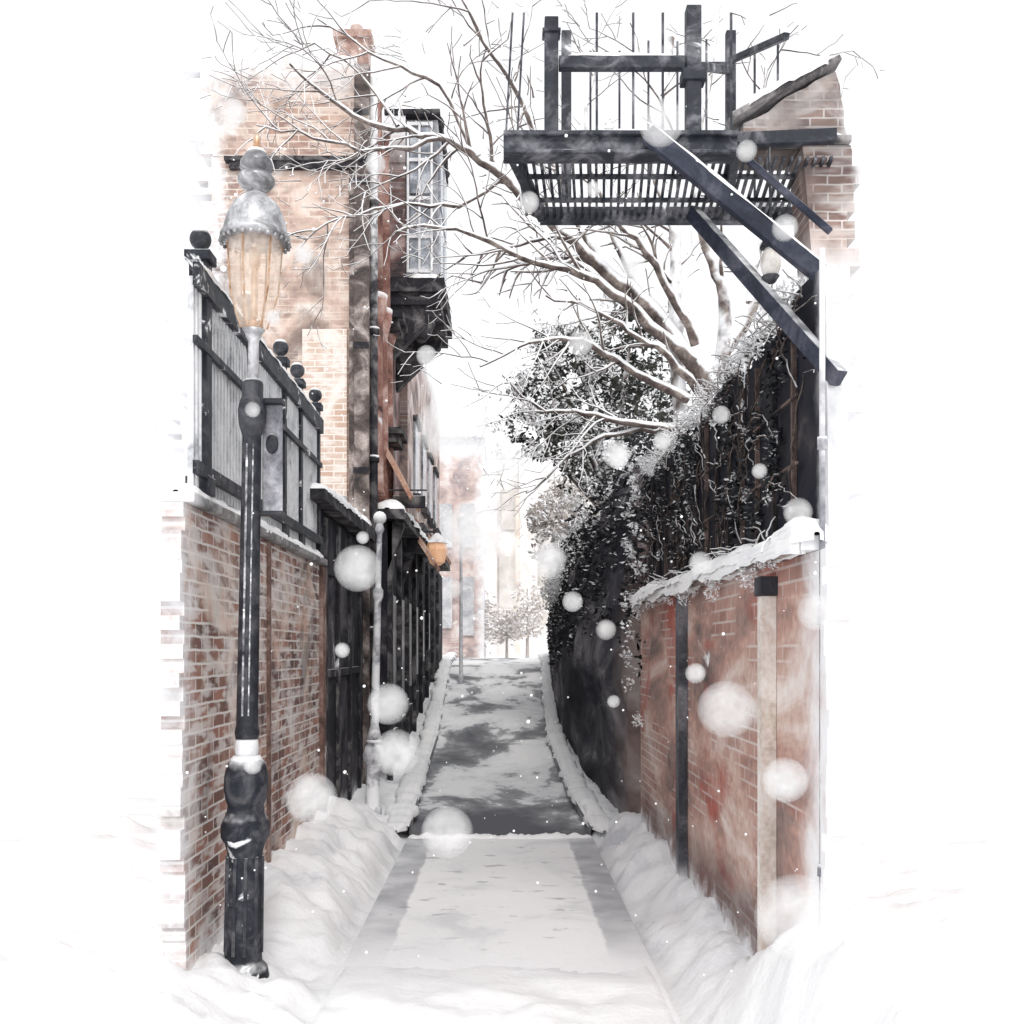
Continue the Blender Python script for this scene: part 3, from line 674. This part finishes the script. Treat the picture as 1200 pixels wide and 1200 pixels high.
limb([(0,7.9,5.45),(-.35,7.8,5.2),(-.75,7.7,5.15),(-1.2,7.6,5.0),(-1.5,7.6,4.8)],.022,.006,.8)
limb([(-.8,7.8,5.78),(-1.2,7.8,6.3),(-1.6,7.8,6.45)],.016,.005,.85)
limb([(1.07,8,4.55),(.8,8,5.2),(.65,8,5.8),(.75,8,6.7)],.035,.01,.7)
limb([(1.5,8,5.6),(1.2,8,6.1),(1.0,8,6.7)],.02,.008,.8)
limb([(1.9,8,4.5),(2.1,8,5.5),(2.0,8,6.2),(2.3,8,6.7)],.03,.008,.8)
curves('trunk_and_branches',spl,bark,e,1)

# ------------------------------------------------------------------ fire escape
e=empty('fire_escape')
b=B()
b.box(0,1.02,4.46,4.54,3.955,4.055)
b.box(.0,1.02,4.435,4.46,4.035,4.055); b.box(.0,1.02,4.435,4.46,3.955,3.972)
b.box(.19,1.60,5.27,5.33,4.01,4.085)
b.beam((.03,4.5,4.0),(.20,5.3,4.05),.04,.07); b.beam((1.02,4.5,4.0),(1.15,5.3,4.05),.04,.07)
b.beam((1.05,4.62,4.10),(1.50,4.62,4.12),.04,.06)
b.out('platform_frame',fe_m,e,bevel=.004)
b=B(); x=.05
while x<1.50:
    y0=4.54 if x<1.02 else 4.65
    b.beam((x,y0,4.035),(x+.07,5.27,4.045),.013,.02); x+=.036
b.beam((.1,4.8,4.02),(1.36,4.8,4.02),.014,.02); b.beam((.15,5.05,4.02),(1.55,5.05,4.02),.014,.02)
b.out('grating',fe_m,e)
b=B()
b.box(.18,.24,4.47,4.53,4.058,4.57); b.box(.80,.865,4.47,4.53,4.058,4.62); b.box(.243,.797,4.48,4.52,4.35,4.405)
b.box(.17,.25,4.46,4.54,4.50,4.515); b.box(.78,.885,4.46,4.54,4.29,4.34)
b.box(.30,.35,5.28,5.32,4.09,5.0); b.box(1.15,1.20,5.28,5.32,4.09,5.0); b.box(.352,1.148,5.285,5.315,4.80,4.84)
b.beam((1.17,5.3,4.85),(1.30,4.7,4.62),.03,.03); b.beam((.83,4.5,4.37),(1.17,5.3,4.80),.03,.035)
b.out('guard_rail',fe_m,e,bevel=.004)
b=B()
for x in (.04,.09): b.beam((x-.03,4.5,4.05),(x,4.5,4.6),.009,.009)
for x in (.41,.57,.70,1.0): b.beam((x,4.5,4.05),(x,4.5,4.6),.010,.010)
for x in (.45,.6,.75,.9,1.05,1.3,1.42): b.beam((x,5.3,4.09),(x,5.3,4.90+R.uniform(0,.1)),.010,.010)
b.out('balusters',fe_m,e)
b=B(); b.beam((.62,4.42,4.03),(1.40,4.36,3.36),.045,.075); b.beam((.94,5.1,3.98),(1.36,4.15,2.90),.05,.07); b.beam((1.1,4.6,4.0),(1.42,4.45,3.62),.03,.03)
b.out('diagonal_braces',wash('brace_iron',(.01,.013,.025),(.025,.03,.05),(.10,.10,.13),4,rough=.5,cap=.95,capr=(.5,.85)),e,bevel=.004)
b=B()
b.ridge((.0,4.49,4.055),(.17,4.49,4.055),.06,.02); b.ridge((.25,4.49,4.055),(.79,4.49,4.055),.06,.022); b.ridge((.87,4.49,4.055),(1.02,4.49,4.055),.06,.02)
b.ridge((.25,4.5,4.405),(.79,4.5,4.405),.04,.018); b.ridge((.2,5.30,4.085),(1.55,5.30,4.085),.05,.025); b.ridge((.62,4.41,4.075),(1.40,4.35,3.405),.03,.015)
b.out('snow_ridge',snow_p,e,True)
e=empty('corner_building')
cb=brick('corner_brick','x',(.36,.24,.2),(.18,.11,.10),(.70,.65,.62),((.40,.30,.26),(.70,.57,.52),(.85,.8,.78)),.45,stain=.65,bw=.13,bh=.042,edges=((2,3.72,3.47),(0,1.60,1.68)),amp=.07,cap=.9)
pts=[(1.43,0),(1.62,0)]+toothed(1.60,0,4.1,.042,.03,.03,12)+[(1.60,4.128),(1.38,4.128),(1.43,3.5)]
B().prism(pts,'x',4.72,4.95).out('brick_pier',cb,e)
cb2=brick('parapet_brick','x',(.30,.22,.19),(.12,.09,.09),(.55,.51,.49),((.16,.14,.14),(.45,.38,.35),(.78,.74,.72)),.6,stain=.6,bw=.13,bh=.042,edges=((0,1.56,1.66),),amp=.07,cap=.9,patch=.07)
pts=[(1.12,4.132),(1.60,4.132)]+ragged((1.60,4.132),(1.57,4.50),6,.02,3)+[(1.55,4.50)]+ragged((1.55,4.50),(1.14,4.27),9,.012,4)+[(1.12,4.26)]
B().prism(pts,'x',4.78,4.98).out('sloping_parapet',cb2,e)
pl=wash('worn_fascia',(.03,.03,.036),(.14,.13,.135),(.5,.48,.47),3,cap=.9,patch=.05)
b=B(); b.beam((1.06,4.86,4.275),(1.56,4.86,4.545),.26,.03); b.box(1.06,1.60,4.70,4.775,4.135,4.17); b.out('coping',pl,e,bevel=.006)
B().ridge((1.06,4.86,4.295),(1.56,4.86,4.565),.27,.045,.03,.6,5,over=.4).ridge((1.06,4.74,4.17),(1.6,4.74,4.17),.07,.022).out('snow_on_coping',snow_p,e,True)
e=empty('round_lamp')
B().ball((1.20,4.6,3.54),.045,3,(1,1,1.7)).out('globe',wash('milk_glass',(.5,.42,.36),(.7,.66,.62),(.85,.84,.83),6,rough=.3),e,True)
B().lathe([(0,.05),(.03,.035),(.05,.010),(.13,.008)],(1.20,4.6,3.61),seg=14).lathe([(0,.02),(.03,.04)],(1.20,4.6,3.45),seg=14).beam((1.2,4.6,3.74),(1.2,4.62,4.07),.010,.010).out('fitting',iron_m,e,True)

# ------------------------------------------------------------------ distance, with haze put into the pale base colours
e=empty('distant_house')
B().box(-2.9,-.55,28,33,1,7.6).out('walls',brick('hazed_pink','x',(.5,.34,.31),(.40,.30,.29),(.72,.65,.63),((.38,.32,.32),(.66,.52,.48),(.86,.81,.79)),.9,patch=.08,edges=((2,6.6,7.6),(0,-.9,-.45)),amp=.4),e)  # brick colours paled to stand in for distance haze
b=B(); b.box(-1.9,-1.4,27.93,27.99,4.6,5.8); b.box(-1.15,-.8,27.93,27.99,4.6,5.8); b.box(-1.9,-1.4,27.93,27.99,2.4,3.8); b.box(-1.15,-.8,27.93,27.99,2.2,3.8); b.out('windows',wash('hazed_glass',(.35,.36,.38),(.5,.5,.52),(.75,.75,.77),2,cap=0),e)
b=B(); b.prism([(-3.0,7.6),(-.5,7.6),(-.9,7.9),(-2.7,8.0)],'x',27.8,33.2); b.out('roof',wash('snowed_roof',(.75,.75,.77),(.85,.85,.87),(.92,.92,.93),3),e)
e=empty('distant_church')
fm=wash('hazed_limestone',(.64,.59,.55),(.78,.75,.73),(.90,.89,.88),.8,patch=.10,edges=((2,8.5,11.5),),amp=1.5)  # stone tone faded by colour, as air haze would
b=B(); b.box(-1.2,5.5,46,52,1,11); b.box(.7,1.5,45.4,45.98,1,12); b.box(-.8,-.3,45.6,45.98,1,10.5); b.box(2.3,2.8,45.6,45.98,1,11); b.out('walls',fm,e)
b=B(); b.box(-.2,.55,45.9,45.99,3,6); b.box(1.6,2.2,45.9,45.99,3,6.5); b.box(-.1,.5,45.9,45.99,7.2,9); b.out('windows',wash('hazed_window',(.5,.48,.46),(.62,.58,.54),(.76,.73,.70),1,cap=0),e)
e=empty('gate_pier')
B().box(.45,.62,38,38.2,1.5,7.5).box(.40,.67,37.95,38.25,7.502,7.62).out('shaft',wash('ochre',(.60,.50,.42),(.74,.66,.58),(.85,.81,.77),1),e)
e=empty('distant_shrub')
leaves('foliage',[(-.6,30,2.7,.45,.5,.8),(.1,31,2.5,.5,.5,.6),(.7,30,3.0,.5,.5,.9)],3200,.08,leafmat('hazed_leaf',(.58,.52,.48),(.82,.76,.72),.65),e,9)  # leaf colours whitened in place of real fog
curves('stems',[[((-.6,30,1.4),.05),((-.6,30,3.3),.02)],[((.7,30,1.4),.06),((.7,30,3.6),.02)],[((.1,31,1.4),.05),((.1,31,3.0),.02)]],wash('hazed_stem',(.4,.36,.34),(.5,.46,.43),(.6,.56,.54),4),e)
e=empty('lamp_post'); B().lathe([(0,.08),(.3,.04),(3.0,.025),(3.1,.05),(3.4,.08),(3.5,.02)],(-.85,20.5,1.05),seg=12).out('post',pale,e,True)

# ------------------------------------------------------------------ falling snow
m=bpy.data.materials.new('snowflake'); m.use_nodes=True; t=m.node_tree; t.nodes.clear()
d=t.nodes.new('ShaderNodeBsdfDiffuse'); d.inputs[0].default_value=(.97,.97,.97,1)
tr=t.nodes.new('ShaderNodeBsdfTranslucent'); tr.inputs[0].default_value=(.97,.97,.97,1)
ad=t.nodes.new('ShaderNodeMixShader'); ad.inputs[0].default_value=.5
t.links.new(d.outputs[0],ad.inputs[1]); t.links.new(tr.outputs[0],ad.inputs[2])
tp=t.nodes.new('ShaderNodeBsdfTransparent'); lw=t.nodes.new('ShaderNodeLayerWeight'); lw.inputs[0].default_value=.5
mr=t.nodes.new('ShaderNodeMapRange'); mr.inputs[1].default_value=.05; mr.inputs[2].default_value=.72; mr.inputs[3].default_value=.50; mr.inputs[4].default_value=0.0
nz=t.nodes.new('ShaderNodeTexNoise'); nz.inputs['Scale'].default_value=14; gg=t.nodes.new('ShaderNodeNewGeometry'); t.links.new(gg.outputs['Position'],nz.inputs['Vector'])
ml=t.nodes.new('ShaderNodeMath'); ml.operation='MULTIPLY'; mr2=t.nodes.new('ShaderNodeMapRange'); mr2.inputs[1].default_value=.3; mr2.inputs[2].default_value=.7; mr2.inputs[3].default_value=.6; mr2.inputs[4].default_value=1.25
t.links.new(nz.outputs[0],mr2.inputs[0]); t.links.new(lw.outputs['Facing'],mr.inputs[0]); t.links.new(mr.outputs[0],ml.inputs[0]); t.links.new(mr2.outputs[0],ml.inputs[1])
mx=t.nodes.new('ShaderNodeMixShader'); t.links.new(ml.outputs[0],mx.inputs[0]); t.links.new(tp.outputs[0],mx.inputs[1]); t.links.new(ad.outputs[0],mx.inputs[2])
o=t.nodes.new('ShaderNodeOutputMaterial'); t.links.new(mx.outputs[0],o.inputs[0])
e=empty('falling_snow')
b=B()
big=[(-.117,4,2.26,.125),(-.57,4,2.12,.09),(-.22,4,2.67,.12),(.17,4,2.15,.075),(-.45,4,1.59,.08),(-.22,4,1.09,.10),(.33,3,2.375,.04),(.617,4,3.86,.085),
(.825,3,1.42,.065),(.86,3,1.02,.12),(.87,4,1.57,.11),(.27,4,1.99,.04),(.75,4,1.71,.04),(-.42,4,1.40,.09),(.5,4,3.30,.055),(.77,4,2.14,.045),
(1.15,4,2.34,.055),(-.98,4,2.74,.03),(.43,4,1.60,.025),(-.63,4,1.8,.03),(-.75,4,1.22,.10),(.0,4,2.55,.07),(.62,4,2.62,.035),(.45,4,2.55,.04),(-.55,4,2.24,.025),(.3,4,3.0,.05),(1.0,4,2.5,.03),(.5,5,1.9,.05),(-.25,5,2.1,.05),(-.98,4,1.35,.035),(1.22,4,1.95,.07),(-.3,4,2.95,.04),(-.78,4,3.35,.04),(.1,4,3.55,.04),(-1.05,4,3.9,.05),(.85,4,2.72,.035),(-.5,4,3.7,.04),(.95,4,3.75,.04),(1.1,4,3.45,.05),(-.9,4,3.1,.03),(.35,4,3.6,.03)]
for x,y,z,r in big: b.ball((x,y,z),r*1.08,4,(1,1,1))
b.out('fluffy_clusters',m,e,True)
b=B()
for i in range(700):
    y=R.uniform(2.6,14); x=R.uniform(-.34,.34)*y; z=1.8+R.uniform(-.32,.6)*y
    if z<.2: continue
    b.ball((x,y,z),R.uniform(.002,.006)*(1.8 if R.random()<.12 else 1)*(.6+y*.12),1)
b.out('small_flakes',snow_p,e,True)

# ------------------------------------------------------------------ light / world / camera
w=bpy.data.worlds.new('World'); sc.world=w; w.use_nodes=True; t=w.node_tree; t.nodes.clear()
sky=t.nodes.new('ShaderNodeTexSky'); sky.sky_type='NISHITA'; sky.sun_disc=False; sky.sun_elevation=math.radians(45); sky.sun_rotation=math.radians(172)
hs=t.nodes.new('ShaderNodeHueSaturation'); hs.inputs['Saturation'].default_value=.08; t.links.new(sky.outputs[0],hs.inputs['Color'])
b1=t.nodes.new('ShaderNodeBackground'); b1.inputs[1].default_value=.05; t.links.new(hs.outputs[0],b1.inputs[0])
b2=t.nodes.new('ShaderNodeBackground'); b2.inputs[0].default_value=(.97,.98,1,1); b2.inputs[1].default_value=.92
ad=t.nodes.new('ShaderNodeAddShader'); t.links.new(b1.outputs[0],ad.inputs[0]); t.links.new(b2.outputs[0],ad.inputs[1])
o=t.nodes.new('ShaderNodeOutputWorld'); t.links.new(ad.outputs[0],o.inputs[0])
s=bpy.data.lights.new('sun','SUN'); s.energy=1.1; s.angle=math.radians(15); s.color=(1,.97,.93)
so=bpy.data.objects.new('sun',s); sc.collection.objects.link(so)
az=math.radians(172); el=math.radians(45)
dirv=Vector((math.sin(az)*math.cos(el),math.cos(az)*math.cos(el),math.sin(el)))
so.rotation_euler=dirv.to_track_quat('Z','Y').to_euler(); so.location=(0,-5,12)
c=bpy.data.cameras.new('camera'); co=bpy.data.objects.new('camera',c); sc.collection.objects.link(co)
co.location=(0,0,1.8); co.rotation_euler=(math.radians(90),0,0); c.lens=36; c.sensor_width=36; c.shift_y=.135; c.shift_x=.0083; c.clip_end=3000; c.clip_start=.05
sc.camera=co
